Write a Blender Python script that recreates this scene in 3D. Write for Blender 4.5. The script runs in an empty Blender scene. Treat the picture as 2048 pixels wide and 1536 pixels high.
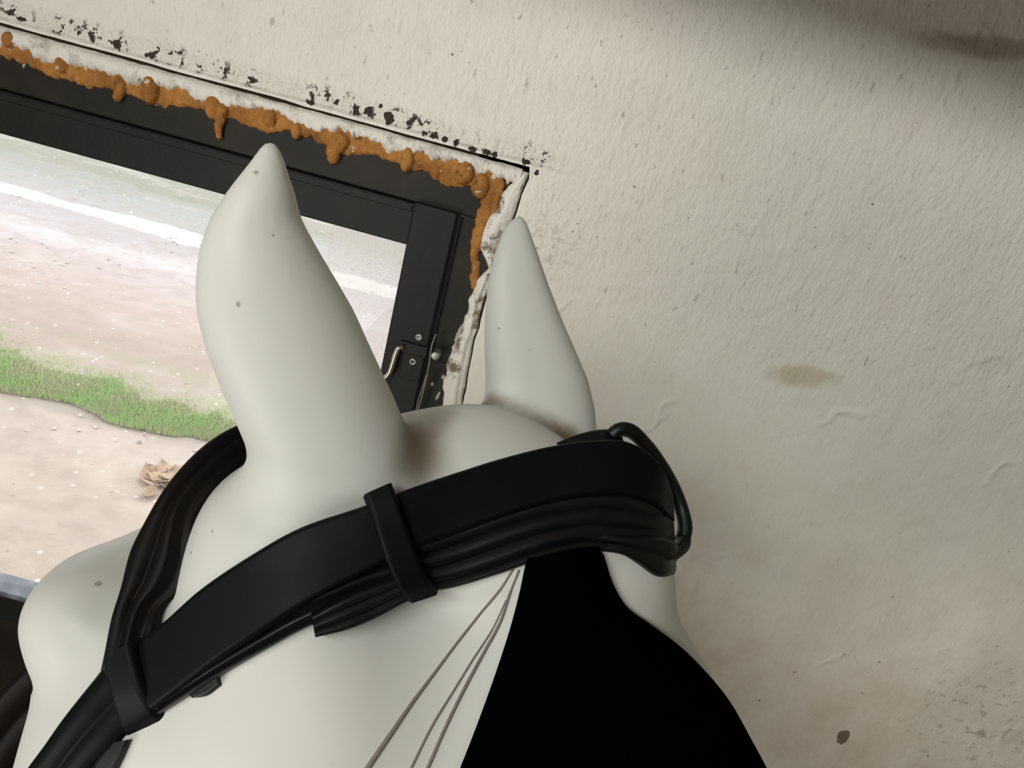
import bpy, bmesh, math, random
import numpy as np
from mathutils import Vector, Matrix
random.seed(7); rng = np.random.default_rng(7)
D = bpy.data; S = bpy.context.scene

# ------------------------------------------------------------------ camera
PITCH, ROLL, FPX = math.radians(20.6), math.radians(15.3), 1490.0
CAM = np.array([0.0, 0.0, 1.65])
Fw = np.array([0, math.cos(PITCH), -math.sin(PITCH)])
_U0 = np.array([0, math.sin(PITCH), math.cos(PITCH)])
Rt = math.cos(ROLL)*np.array([1.0, 0, 0]) + math.sin(ROLL)*_U0
Up = -math.sin(ROLL)*np.array([1.0, 0, 0]) + math.cos(ROLL)*_U0
cam_d = D.cameras.new('camera'); cam = D.objects.new('camera', cam_d); S.collection.objects.link(cam)
cam_d.sensor_width = 36.0; cam_d.lens = 36.0*FPX/2048; cam_d.clip_start = 0.02
M = Matrix.Identity(4)
for i in range(3):
    M[i][0], M[i][1], M[i][2], M[i][3] = Rt[i], Up[i], -Fw[i], CAM[i]
cam.matrix_world = M; S.camera = cam

# ------------------------------------------------------------------ light
S.view_settings.view_transform = 'Standard'; S.view_settings.look = 'None'
S.view_settings.exposure = 0.0; S.view_settings.gamma = 1.0; S.view_settings.use_curve_mapping = False
W = D.worlds.new('overcast_sky'); S.world = W; W.use_nodes = True
bg = W.node_tree.nodes['Background']; bg.inputs[0].default_value = (0.97, 0.975, 0.985, 1); bg.inputs[1].default_value = 2.65

def area(name, loc, target, sx, sy, power, col, spread=180):
    l = D.lights.new(name, 'AREA'); l.shape = 'RECTANGLE'; l.size = sx; l.size_y = sy
    l.energy = power; l.color = col; l.spread = math.radians(spread)
    o = D.objects.new(name, l); S.collection.objects.link(o); o.location = loc
    o.rotation_euler = (Vector(target)-Vector(loc)).to_track_quat('-Z', 'Y').to_euler()
    return o
# unseen area light behind the camera stands in for daylight; no opening is built
area('stand_in_daylight', (-.70, -1.25, 2.38), (.42, 1.0, 1.55), 1.5, 0.34, 13.2, (1.0, 0.99, 0.945), 110)
area('fill_low_left', (-.80, -0.60, 0.78), (-.05, 0.5, 1.2), 0.7, 0.7, 7.4, (1.0, 0.955, 0.90), 150)  # fill lamp added at low left to brighten the neck

# ------------------------------------------------------------------ helpers
def ray(px, py): return Fw + Rt*(px-1024)/FPX - Up*(py-768)/FPX
def on_y(px, py, Y=1.0):
    d = ray(px, py); return CAM + d*(Y/d[1])
def on_z(px, py, Z=-0.1):
    d = ray(px, py); return CAM + d*((Z-CAM[2])/d[2])
def cp(px, py, d): return np.array([(px-1024)/FPX*d, (py-768)/FPX*d, d])
def c2w(P):
    P = np.asarray(P, float)
    return CAM + P[..., 0:1]*Rt - P[..., 1:2]*Up + P[..., 2:3]*Fw
def w2c(P):
    Q = np.asarray(P, float) - CAM
    return np.stack([Q@Rt, -(Q@Up), Q@Fw], -1)

def mesh_obj(name, verts, faces, mat=None, parent=None, smooth=True):
    me = D.meshes.new(name); me.from_pydata([tuple(map(float, v)) for v in verts], [], [tuple(map(int, q)) for q in faces])
    bm = bmesh.new(); bm.from_mesh(me); bmesh.ops.recalc_face_normals(bm, faces=bm.faces); bm.to_mesh(me); bm.free()
    if smooth: me.polygons.foreach_set('use_smooth', [True]*len(me.polygons))
    o = D.objects.new(name, me); S.collection.objects.link(o)
    if mat: me.materials.append(mat)
    if parent: o.parent = parent; o.matrix_parent_inverse = Matrix.Translation(-Vector(parent.location))
    return o
def tag(o, label=None, cat=None, group=None, kind=None):
    for k, v in (('label', label), ('category', cat), ('group', group), ('kind', kind)):
        if v: o[k] = v
    return o
def empty(name, loc):
    o = D.objects.new(name, None); S.collection.objects.link(o); o.location = tuple(map(float, loc)); o.empty_display_size = .05
    return o
def box(x0, x1, y0, y1, z0, z1):
    v = [(x, y, z) for x in (x0, x1) for y in (y0, y1) for z in (z0, z1)]
    f = [(0, 1, 3, 2), (4, 6, 7, 5), (0, 4, 5, 1), (2, 3, 7, 6), (0, 2, 6, 4), (1, 5, 7, 3)]
    return v, f
def bevel(o, w, seg=2):
    m = o.modifiers.new('bevel', 'BEVEL'); m.width = w; m.segments = seg; m.limit_method = 'ANGLE'; return o
def box_obj(name, b, mat, parent=None, bev=0.0):
    v, f = box(*b); o = mesh_obj(name, v, f, mat, parent, smooth=False)
    if bev: bevel(o, bev)
    return o
def catmull(pts, n):
    P = np.asarray(pts, float); k = len(P)
    seg = np.linalg.norm(np.diff(P, axis=0), axis=1)**0.5; t = np.concatenate([[0], np.cumsum(seg)]); t /= t[-1]
    m = np.zeros_like(P)
    for i in range(k):
        if i == 0: m[i] = (P[1]-P[0])/(t[1]-t[0])
        elif i == k-1: m[i] = (P[-1]-P[-2])/(t[-1]-t[-2])
        else:
            a = (P[i]-P[i-1])/(t[i]-t[i-1]); b = (P[i+1]-P[i])/(t[i+1]-t[i]); w = (t[i]-t[i-1])/(t[i+1]-t[i-1]); m[i] = a*(1-w)+b*w
    out = []
    for s in np.linspace(0, 1, n):
        i = min(max(np.searchsorted(t, s)-1, 0), k-2); h = t[i+1]-t[i]; u = (s-t[i])/h
        out.append((2*u**3-3*u**2+1)*P[i]+(u**3-2*u**2+u)*h*m[i]+(-2*u**3+3*u**2)*P[i+1]+(u**3-u**2)*h*m[i+1])
    return np.array(out)
def tube(pts, r, n=60, k=10, closed=False):
    P = catmull(pts, n) if len(pts) > 2 else np.linspace(pts[0], pts[1], 3)
    n = len(P); T = np.gradient(P, axis=0); T /= np.linalg.norm(T, axis=1)[:, None]
    a = np.cross(T[0], [0.3, 0.5, 0.8]); a /= np.linalg.norm(a); V = []; Fc = []
    rr = r if hasattr(r, '__len__') else [r]*n
    if hasattr(r, '__len__'): rr = np.interp(np.linspace(0, 1, n), np.linspace(0, 1, len(r)), r)
    for i in range(n):
        a = a - T[i]*np.dot(a, T[i]); a /= np.linalg.norm(a); b = np.cross(T[i], a)
        for j in range(k):
            w = 2*math.pi*j/k; V.append(P[i]+(a*math.cos(w)+b*math.sin(w))*rr[i])
    for i in range(n-1):
        for j in range(k):
            Fc.append((i*k+j, i*k+(j+1) % k, (i+1)*k+(j+1) % k, (i+1)*k+j))
    Fc.append(tuple(range(k))[::-1]); Fc.append(tuple((n-1)*k+j for j in range(k)))
    return V, Fc
def noise1(n, seed, octs=5, base=4):
    g = np.random.default_rng(seed); x = np.linspace(0, 1, n); y = np.zeros(n)
    for o in range(octs):
        k = base*2**o+2; y += np.interp(x, np.linspace(0, 1, k), g.uniform(-1, 1, k))*0.6**o
    return y

def surface_nets(fn, lo, hi, h):
    lo = np.array(lo, float); dims = np.ceil((np.array(hi)-lo)/h).astype(int)+1
    ax = [lo[i]+h*np.arange(dims[i]) for i in range(3)]
    X, Y, Z = np.meshgrid(*ax, indexing='ij', sparse=False)
    V = fn(X, Y, Z); ins = V < 0
    acc = np.zeros(tuple(dims-1)+(3,)); cnt = np.zeros(tuple(dims-1))
    def sl(a, o): return a[tuple(slice(o[i], o[i]+dims[i]-1) for i in range(3))]
    for a in range(3):
        for o1 in (0, 1):
            for o2 in (0, 1):
                o = [0, 0, 0]; oth = [q for q in range(3) if q != a]; o[oth[0]] = o1; o[oth[1]] = o2
                e = list(o); e[a] = 1
                v0, v1 = sl(V, o), sl(V, e); cr = (v0 < 0) != (v1 < 0)
                t = np.where(cr, v0/np.where(cr, v0-v1, 1), 0)
                cnt += cr
                acc[..., a] += np.where(cr, t, 0)
                acc[..., oth[0]] += cr*o1; acc[..., oth[1]] += cr*o2
    act = cnt > 0; idx = -np.ones(act.shape, int); idx[act] = np.arange(act.sum())
    ijk = np.argwhere(act); vert = lo + h*(ijk + acc[act]/cnt[act][:, None])
    faces = []
    for a in range(3):
        b, c = [(1, 2), (2, 0), (0, 1)][a]
        s0 = [slice(None)]*3; s1 = [slice(None)]*3; s0[a] = slice(0, -1); s1[a] = slice(1, None)
        A, B = ins[tuple(s0)], ins[tuple(s1)]
        cr = np.argwhere(A != B)
        m = (cr[:, b] > 0) & (cr[:, c] > 0) & (cr[:, b] < dims[b]-1) & (cr[:, c] < dims[c]-1); cr = cr[m]
        def g(db, dc):
            q = cr.copy(); q[:, b] += db; q[:, c] += dc; return idx[q[:, 0], q[:, 1], q[:, 2]]
        q = np.stack([g(-1, -1), g(0, -1), g(0, 0), g(-1, 0)], 1)
        fl = ~A[cr[:, 0], cr[:, 1], cr[:, 2]]; q[fl] = q[fl][:, ::-1]; faces.append(q)
    return vert, np.concatenate(faces)

def nets_obj(name, V, Fq, mat, parent=None):
    me = D.meshes.new(name); me.vertices.add(len(V)); me.vertices.foreach_set('co', V.astype(np.float32).ravel())
    me.loops.add(Fq.size); me.loops.foreach_set('vertex_index', Fq.astype(np.int32).ravel())
    me.polygons.add(len(Fq)); me.polygons.foreach_set('loop_start', np.arange(0, Fq.size, 4, dtype=np.int32))
    me.polygons.foreach_set('use_smooth', np.ones(len(Fq), bool)); me.update(calc_edges=True); me.validate()
    o = D.objects.new(name, me); S.collection.objects.link(o); me.materials.append(mat)
    if parent: o.parent = parent; o.matrix_parent_inverse = Matrix.Translation(-Vector(parent.location))
    return o

# ------------------------------------------------------------------ node material helper
class NT:
    def __init__(s, name):
        s.m = D.materials.new(name); s.m.use_nodes = True; s.t = s.m.node_tree; s.b = s.t.nodes['Principled BSDF']
        s.pos = s.t.nodes.new('ShaderNodeNewGeometry').outputs['Position']
    def n(s, typ, **kw):
        nd = s.t.nodes.new(typ)
        for k, v in kw.items(): setattr(nd, k, v)
        return nd
    def put(s, sock, v):
        if hasattr(v, 'is_output'): s.t.links.new(v, sock)
        else: sock.default_value = v
    def math(s, op, a, b=None, c=None, clamp=False):
        nd = s.n('ShaderNodeMath', operation=op, use_clamp=clamp)
        for i, v in enumerate((a, b, c)):
            if v is not None: s.put(nd.inputs[i], v)
        return nd.outputs[0]
    def vmap(s, scale, loc=(0, 0, 0), rot=(0, 0, 0), src=None):
        nd = s.n('ShaderNodeMapping'); s.put(nd.inputs['Vector'], src or s.pos)
        nd.inputs['Scale'].default_value = scale; nd.inputs['Location'].default_value = loc; nd.inputs['Rotation'].default_value = rot
        return nd.outputs[0]
    def noise(s, scale, detail=4, rough=.5, vec=None, dist=0.0, col=False):
        nd = s.n('ShaderNodeTexNoise'); s.put(nd.inputs['Vector'], vec or s.pos)
        nd.inputs['Scale'].default_value = scale; nd.inputs['Detail'].default_value = detail
        nd.inputs['Roughness'].default_value = rough; nd.inputs['Distortion'].default_value = dist
        return nd.outputs['Color' if col else 'Fac']
    def voro(s, scale, feature='F1', vec=None, rnd=1.0):
        nd = s.n('ShaderNodeTexVoronoi', feature=feature); s.put(nd.inputs['Vector'], vec or s.pos)
        nd.inputs['Scale'].default_value = scale; nd.inputs['Randomness'].default_value = rnd
        return nd
    def ramp(s, fac, stops, interp='LINEAR'):
        nd = s.n('ShaderNodeValToRGB'); s.put(nd.inputs[0], fac); cr = nd.color_ramp; cr.interpolation = interp
        while len(cr.elements) < len(stops): cr.elements.new(0.5)
        for e, (p, c) in zip(cr.elements, stops):
            e.position = p; e.color = (c, c, c, 1) if not hasattr(c, '__len__') else (*c, 1)
        return nd.outputs[0]
    def ss(s, v, a, b):
        nd = s.n('ShaderNodeMapRange', interpolation_type='SMOOTHSTEP')
        s.put(nd.inputs[0], v); s.put(nd.inputs[1], a); s.put(nd.inputs[2], b); return nd.outputs[0]
    def mix(s, f, a, b, mode='MIX'):
        nd = s.n('ShaderNodeMix', data_type='RGBA', blend_type=mode); s.put(nd.inputs[0], f)
        for i, v in ((6, a), (7, b)):
            s.put(nd.inputs[i], v if hasattr(v, 'is_output') else (*v, 1)); 
        return nd.outputs[2]
    def sep(s, v=None):
        nd = s.n('ShaderNodeSeparateXYZ'); s.put(nd.inputs[0], v or s.pos); return nd.outputs
    def bump(s, h, strength=.3, dist=.002, prev=None):
        nd = s.n('ShaderNodeBump'); s.put(nd.inputs['Height'], h)
        nd.inputs['Strength'].default_value = strength; nd.inputs['Distance'].default_value = dist
        if prev: s.put(nd.inputs['Normal'], prev)
        s.t.links.new(nd.outputs[0], s.b.inputs['Normal']); return nd.outputs[0]
    def base(s, c): s.put(s.b.inputs['Base Color'], c if hasattr(c, 'is_output') else (*c, 1))
    def rough(s, r): s.put(s.b.inputs['Roughness'], r)
    def dist_to(s, P, sx=1, sz=1, rot=0.0):
        """distance in the wall plane from point P, each axis scaled"""
        v = s.n('ShaderNodeVectorMath', operation='SUBTRACT'); s.put(v.inputs[0], s.pos); v.inputs[1].default_value = tuple(P)
        q = s.vmap((sx, 0, sz), src=s.vmap((1, 1, 1), rot=(0, rot, 0), src=v.outputs[0]))
        l = s.n('ShaderNodeVectorMath', operation='LENGTH'); s.put(l.inputs[0], q); return l.outputs['Value']

# ------------------------------------------------------------------ materials
def plaster_mat(name, dirty=0.0, wall=True):
    k = NT(name); x, y, z = k.sep()
    big = k.noise(2.2, 3, .5); med = k.noise(14, 4, .6)
    c = k.mix(k.ss(big, .35, .68), (.84, .81, .735), (.775, .785, .705))
    c = k.mix(k.math('MULTIPLY', k.ss(med, .45, .75), .25), c, (.66, .60, .53))
    # yellow-brown tint, stronger towards the bottom of the wall
    low = k.math('MULTIPLY', k.ss(z, 1.45, .75), k.ss(k.noise(5, 5, .6), .2, .75))
    c = k.mix(k.math('MULTIPLY', low, .75), c, (.47, .37, .24))
    # small specks
    v = k.voro(34); spk = k.math('MULTIPLY', k.ss(v.outputs['Distance'], .075, .045), k.ss(k.sep(v.outputs['Color'])[0], .80, .82))
    c = k.mix(k.math('MULTIPLY', spk, .75), c, (.10, .075, .045))
    v2 = k.voro(90, vec=k.vmap((1, 1, .6))); spk2 = k.math('MULTIPLY', k.ss(v2.outputs['Distance'], .16, .08), k.ss(k.sep(v2.outputs['Color'])[1], .9, .91))
    c = k.mix(k.math('MULTIPLY', spk2, .12), c, (.20, .16, .11))
    if wall:
        # yellow-brown scuffs
        P = on_y(1600, 752); d = k.dist_to(P, 16, 48, math.radians(10)); d = k.math('ADD', d, k.math('MULTIPLY', k.noise(45, 4, .7), 1.1))
        c = k.mix(k.math('MULTIPLY', k.ss(d, 1.55, .95), .5), c, (.42, .33, .15))
        P = on_y(1686, 1474); d = k.dist_to(P, 95, 55, 0); d = k.math('ADD', d, k.math('MULTIPLY', k.noise(70, 3, .6), 1.2))
        c = k.mix(k.math('MULTIPLY', k.ss(d, 1.55, 1.4), .85), c, (.09, .055, .015))
        P = on_y(1960, 1440); d = k.dist_to(P, 8, 8, 0)
        spl = k.math('MULTIPLY', k.ss(d, 1.3, .3), k.ss(k.noise(60, 5, .7), .54, .62))
        c = k.mix(k.math('MULTIPLY', spl, .45), c, (.14, .10, .06))
        P = on_y(1085, 480); d = k.dist_to(P, 14, 20, 0)
        spl = k.math('MULTIPLY', k.ss(d, 1.2, .2), k.ss(k.noise(75, 5, .75), .5, .62))
        c = k.mix(k.math('MULTIPLY', spl, .5), c, (.33, .22, .10))
        # dark smear near the top right
        P = on_y(1985, 95); d = k.dist_to(P, 9, 60, math.radians(8)); d = k.math('ADD', d, k.math('MULTIPLY', k.noise(40, 4, .7), .9))
        c = k.mix(k.math('MULTIPLY', k.ss(d, 1.5, .8), .5), c, (.12, .09, .05))
        # chipped black holes just above the crack over the window
        band = k.math('MULTIPLY', k.ss(z, 1.572, 1.578), k.ss(z, 1.604, 1.588)); band = k.math('MULTIPLY', band, k.ss(x, .02, -.06))
        hole = k.math('MULTIPLY', k.ss(k.noise(62, 4, .7), .562, .578), k.ss(k.noise(17, 2, .5, vec=k.vmap((1, 1, .1))), .46, .52))
        hole = k.math('MULTIPLY', hole, band)
        c = k.mix(hole, c, (.035, .028, .02))
        for px, py, sx, sz in ((712, 218, 120, 90), (740, 224, 75, 85), (778, 236, 75, 65), (762, 211, 160, 170), (848, 267, 130, 150), (869, 271, 90, 110), (889, 279, 120, 130), (912, 286, 130, 120), (945, 299, 110, 150), (972, 304, 100, 120), (991, 309, 130, 130), (1052, 323, 90, 140), (1073, 344, 150, 120),
                               (232, 88, 60, 90), (300, 110, 60, 120), (42, 38, 80, 170), (505, 160, 70, 150), (620, 205, 80, 150)):
            d = k.math('ADD', k.dist_to(on_y(px, py), sx, sz, 0), k.math('MULTIPLY', k.noise(130, 3, .7), 1.6))
            hole = k.math('MAXIMUM', hole, k.ss(d, 1.32, 1.22))
        c = k.mix(hole, c, (.055, .043, .032))
        lump = k.math('MULTIPLY', band, k.noise(110, 3, .6))
    if dirty:
        g = k.ss(k.noise(38, 6, .7), .5, .62); c = k.mix(k.math('MULTIPLY', g, dirty), c, (.20, .155, .10))
    k.base(c); k.rough(.88); k.b.inputs['Specular IOR Level'].default_value = .25
    fine = k.noise(150, 5, .6, vec=k.vmap((1.25, 1, .55)))
    br = k.noise(62, 4, .6, vec=k.vmap((1.2, 1, .5)))
    lum = k.noise(9, 4, .5)
    # ridges of an old repair
    rd = k.math('ABSOLUTE', k.math('SUBTRACT', k.noise(3.1, 4, .55), .5)); rd = k.math('MULTIPLY', k.ss(rd, .02, .0), k.ss(k.noise(4.0, 2), .5, .7))
    # rougher near the top, smoother low down
    amt = k.math('ADD', .28, k.math('MULTIPLY', .72, k.ss(z, 1.28, 1.52)))
    h = k.math('ADD', k.math('MULTIPLY', fine, .8), k.math('MULTIPLY', br, 1.0))
    pit = k.math('MULTIPLY', k.ss(k.noise(80, 4, .7, vec=k.vmap((1.3, 1, .5))), .36, .28), -.6)
    h = k.math('MULTIPLY', k.math('ADD', h, pit), amt)
    h = k.math('ADD', h, k.math('MULTIPLY', lum, 1.9)); h = k.math('ADD', h, k.math('MULTIPLY', rd, .75))
    if wall:
        h = k.math('ADD', h, k.math('MULTIPLY', lump, 2.5)); h = k.math('SUBTRACT', h, k.math('MULTIPLY', hole, 2.5))
    k.bump(h, .9 if not dirty else 1.0, .0034)
    return k.m
M_wall = plaster_mat('painted_plaster')
M_bead = plaster_mat('chipped_plaster', dirty=.35, wall=False)
M_jamb = plaster_mat('dirty_chipped_plaster', dirty=1.0, wall=False)

def simple(name, col, rough=.5, metal=0.0, spec=.5, bump=None, var=None):
    k = NT(name)
    if var:
        k.base(k.mix(k.ss(k.noise(var[1], 4, .6), .4, .7), col, var[0]))
    else: k.base(col)
    k.rough(rough); k.b.inputs['Metallic'].default_value = metal; k.b.inputs['Specular IOR Level'].default_value = spec
    if bump: k.bump(k.noise(bump[0], 4, .6), bump[1], bump[2])
    return k.m
def frame_mat(name, col, col2):
    k = NT(name)
    c = k.mix(k.ss(k.noise(9, 5, .6), .42, .7), col, col2)
    sc = k.ss(k.noise(30, 5, .75, vec=k.vmap((1, 1, 2.2))), .66, .74)
    c = k.mix(k.math('MULTIPLY', sc, .35), c, (.09, .08, .065))
    for px, py, sx, sz in ((918, 665, 330, 60), (886, 755, 330, 260), (864, 769, 420, 300), (875, 793, 500, 110), (48, 128, 500, 160)):
        d = k.math('ADD', k.dist_to(on_y(px, py, 1.004), sx, sz, math.radians(-12)), k.math('MULTIPLY', k.noise(150, 3, .6), .7))
        c = k.mix(k.math('MULTIPLY', k.ss(d, 1.35, 1.15), .8), c, (.45, .42, .36))
    k.base(c); k.rough(.55); k.b.inputs['Specular IOR Level'].default_value = .3
    k.bump(k.noise(120, 4, .6), .35, .001); return k.m
M_frame = frame_mat('dark_painted_frame', (.011, .0095, .007), (.022, .017, .010))
M_sash = frame_mat('black_painted_sash', (.008, .0078, .007), (.013, .012, .010))
M_sill = simple('skylit_sill', (.12, .135, .17), .35, 0, .6, (60, .4, .002), ((.25, .28, .33), 30))  # blue-grey of sky light on the dark sill top, put into its colour
M_steel = simple('bright_steel', (.62, .57, .48), .28, 1.0)
M_screw = simple('dull_screw_steel', (.40, .41, .37), .45, .8, .5, (300, .4, .0008))
M_wire = simple('grey_wire', (.22, .21, .19), .4, .6)
M_gap = simple('brown_putty', (.07, .05, .032), .9)
def foam_mat():
    k = NT('orange_expanding_foam')
    c = k.mix(k.ss(k.noise(22, 4, .6), .38, .66), (.46, .212, .055), (.30, .128, .036))
    c = k.mix(k.ss(k.noise(70, 4, .6), .58, .72), c, (.16, .06, .03))
    c = k.mix(k.math('MULTIPLY', k.ss(k.noise(48, 3, .6), .66, .69), .9), c, (.62, .58, .48))
    k.base(c); k.rough(.85); k.b.inputs['Specular IOR Level'].default_value = .2
    k.bump(k.noise(160, 4, .6), .7, .003); return k.m
M_foam = foam_mat()
def horse_mat():
    k = NT('matt_white_fibreglass')
    c = k.mix(k.ss(k.noise(5, 3, .5), .35, .7), (.60, .605, .565), (.56, .57, .535))
    v = k.voro(48); spk = k.math('MULTIPLY', k.ss(v.outputs['Distance'], .085, .05), k.ss(k.sep(v.outputs['Color'])[0], .90, .915))
    c = k.mix(k.math('MULTIPLY', spk, .6), c, (.16, .13, .09))
    # brown tint around the ear bases
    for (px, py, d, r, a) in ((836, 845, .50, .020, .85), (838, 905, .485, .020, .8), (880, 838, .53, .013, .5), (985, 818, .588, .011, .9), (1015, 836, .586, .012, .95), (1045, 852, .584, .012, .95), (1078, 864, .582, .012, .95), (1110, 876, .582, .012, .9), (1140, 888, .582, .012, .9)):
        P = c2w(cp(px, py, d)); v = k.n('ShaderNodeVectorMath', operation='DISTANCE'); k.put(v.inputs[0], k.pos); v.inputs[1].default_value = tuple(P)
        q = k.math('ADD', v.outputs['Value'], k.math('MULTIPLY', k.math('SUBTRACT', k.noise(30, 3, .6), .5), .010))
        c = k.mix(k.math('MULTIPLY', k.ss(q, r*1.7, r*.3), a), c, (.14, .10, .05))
    for px, py, r in ((476, 608, .0011), (511, 345, .0012), (546, 470, .0006), (196, 1166, .0016), (424, 1062, .0009), (1058, 700, .0006)):
        t = hit(px, py)
        if not t: continue
        P = c2w(cp(px, py, t)); v = k.n('ShaderNodeVectorMath', operation='DISTANCE'); k.put(v.inputs[0], k.pos); v.inputs[1].default_value = tuple(P)
        q = k.math('ADD', v.outputs['Value'], k.math('MULTIPLY', k.math('SUBTRACT', k.noise(420, 3, .7), .5), r*3.5))
        c = k.mix(k.math('MULTIPLY', k.ss(q, r*1.7, r*.8), .62), c, (.13, .11, .085))
    k.base(c); k.rough(.46); k.b.inputs['Specular IOR Level'].default_value = .3
    k.bump(k.noise(60, 3, .6), .10, .0012); return k.m
M_liner = simple('black_velvet_lining', (.0010, .0010, .0012), 1.0, 0, .0)
def leather_mat(name, c0, c1, rough=.42):
    k = NT(name); k.base(k.mix(k.ss(k.noise(18, 3, .5), .4, .7), c0, c1)); k.put(k.b.inputs['Roughness'], k.math('ADD', rough-.06, k.math('MULTIPLY', k.noise(40, 3), .14)))
    k.b.inputs['Specular IOR Level'].default_value = .11
    k.bump(k.noise(700, 2, .5), .12, .0004); return k.m
M_leather = leather_mat('black_leather', (.0022, .0024, .0028), (.0032, .0033, .0034), .50)
M_leather2 = leather_mat('soft_black_leather', (.0035, .0037, .004), (.0055, .0055, .005), .42); M_leather2.node_tree.nodes['Principled BSDF'].inputs['Specular IOR Level'].default_value = .3
M_leather3 = leather_mat('worn_brownish_black_leather', (.0035, .0032, .003), (.0075, .005, .004), .5)
M_stitch = simple('black_stitching', (.012, .012, .012), .7)

# ------------------------------------------------------------------ room
def poly_wall(name, outer, hole, y0, y1, mat):
    """flat wall with a hole, extruded from y0 to y1"""
    bm = bmesh.new()
    def loop(pts, y): return [bm.verts.new((p[0], y, p[1])) for p in pts]
    for y in (y0, y1):
        ed = []
        for pts in (outer, hole):
            vs = loop(pts, y); ed += [bm.edges.new((vs[i], vs[(i+1) % len(vs)])) for i in range(len(vs))]
        bmesh.ops.triangle_fill(bm, edges=ed, use_beauty=True)
    bm.verts.ensure_lookup_table(); n1, n2 = len(outer), len(hole); T = n1+n2
    for s, n in ((0, n1), (n1, n2)):
        for i in range(n):
            a, b = s+i, s+(i+1) % n; bm.faces.new([bm.verts[a], bm.verts[b], bm.verts[T+b], bm.verts[T+a]])
    bmesh.ops.recalc_face_normals(bm, faces=bm.faces)
    me = D.meshes.new(name); bm.to_mesh(me); bm.free(); me.materials.append(mat)
    o = D.objects.new(name, me); S.collection.objects.link(o); return o
XL, XR, YB, ZC = -1.75, 1.9, -2.4, 2.75
# groove line above the window, then down the right-hand jamb
top = [(x, 1.5695 + .0010*n) for x, n in zip(np.linspace(-1.30, -.052, 160), noise1(160, 3, 6, 10))]
cr = [on_y(*q) for q in [(1058, 350), (1040, 385), (1030, 430), (1008, 468), (994, 520), (980, 570), (966, 625), (953, 680), (940, 740), (930, 800), (915, 900), (890, 1050)]]
cz = [p[2] for p in cr]; cx = [p[0] for p in cr]
zz = np.linspace(1.555, .40, 110); jx = np.interp(-zz, -np.array(cz), cx) + .0022*noise1(110, 5, 5, 12)
jamb = [(x, z) for x, z in zip(jx, zz)]
hole = top + jamb + [(-1.30, .40)]
wf = poly_wall('wall_front', [(XL, 0), (XR, 0), (XR, ZC), (XL, ZC)], hole, 1.0, 1.22, M_wall); tag(wf, kind='structure')
M_side = simple('dim_room_plaster', (.52, .47, .38), .9, bump=(40, .5, .004), var=((.44, .39, .30), 3))
M_floor = simple('concrete_floor', (.22, .19, .15), .85, bump=(30, .5, .004), var=((.16, .14, .11), 4))
def st(name, b, m): return tag(box_obj(name, b, m), kind='structure')
st('floor', (XL, XR, YB, 1.0, -.1, 0), M_floor)
st('ceiling', (XL-.1, XR+.1, YB-.1, 1.22, ZC, ZC+.1), M_side)
st('wall_left', (XL-.1, XL, YB-.1, 1.22, -.1, ZC), M_side)
st('wall_right', (XR, XR+.1, YB-.1, 1.22, -.1, ZC), M_side)
st('wall_back', (XL-.1, XR+.1, YB-.1, YB, -.1, ZC), M_side)
# unseen beam added to throw the soft shadow high on the window wall
bm_ = box_obj('shadow_beam_1', (-1.72, 1.88, .50, .62, 0, ZC-1.915), M_side); bm_.location = (0, 0, 1.915); bm_.rotation_euler = (0, math.radians(1.6), 0); tag(bm_, kind='structure')

# plaster bead between crack and foam, and along the jamb
def strip_mesh(up, lo, y_front, y_back, name, mat, parent, rows=6, puff=.004, seed=1):
    n = len(up); V = []; Fc = []
    nz = noise1(n*rows, seed, 6, 60).reshape(rows, n)
    for r in range(rows):
        t = r/(rows-1); bulge = math.sin(math.pi*min(max(t, .0), 1))
        for i in range(n):
            p = up[i]*(1-t)+lo[i]*t
            V.append((p[0], y_front - puff*bulge*(1+.5*nz[r, i]) + (.004 if r in (0, rows-1) else 0), p[1]))
    b = len(V)
    for r in (0, rows-1):
        for i in range(n): V.append((V[r*n+i][0], y_back, V[r*n+i][2]))
    for r in range(rows-1):
        for i in range(n-1): Fc.append((r*n+i, r*n+i+1, (r+1)*n+i+1, (r+1)*n+i))
    for i in range(n-1):
        Fc.append((i, b+i, b+i+1, i+1)); Fc.append(((rows-1)*n+i, (rows-1)*n+i+1, b+n+i+1, b+n+i)); Fc.append((b+i, b+n+i, b+n+i+1, b+i+1))
    for i, q in ((0, 0), (n-1, n-1)): Fc.append([r*n+q for r in range(rows)]+[b+n+q, b+q])
    return mesh_obj(name, V, Fc, mat, parent)
win = empty('window_1', (-.7, 1.03, .70)); tag(win, kind='structure')
n = 1000; bx = np.linspace(-1.29, -.060, n)
thin = np.interp(bx, [-1.3, -.76, -.60, -.50, -.40, -.25, -.10, -.06], [.026, .028, .030, .022, .020, .018, .020, .022])
lo_z = 1.5685 - thin + (.006*noise1(n, 11, 6, 60)) + .004*noise1(n, 12, 3, 14) + .0028*noise1(n, 14, 2, 260)
strip_mesh(np.stack([bx, np.full(n, 1.5650)+.0006*noise1(n, 13, 4, 60)], 1), np.stack([bx, lo_z], 1), .9985, 1.03, 'plaster_bead', M_bead, win, puff=.003, seed=4)
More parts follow.
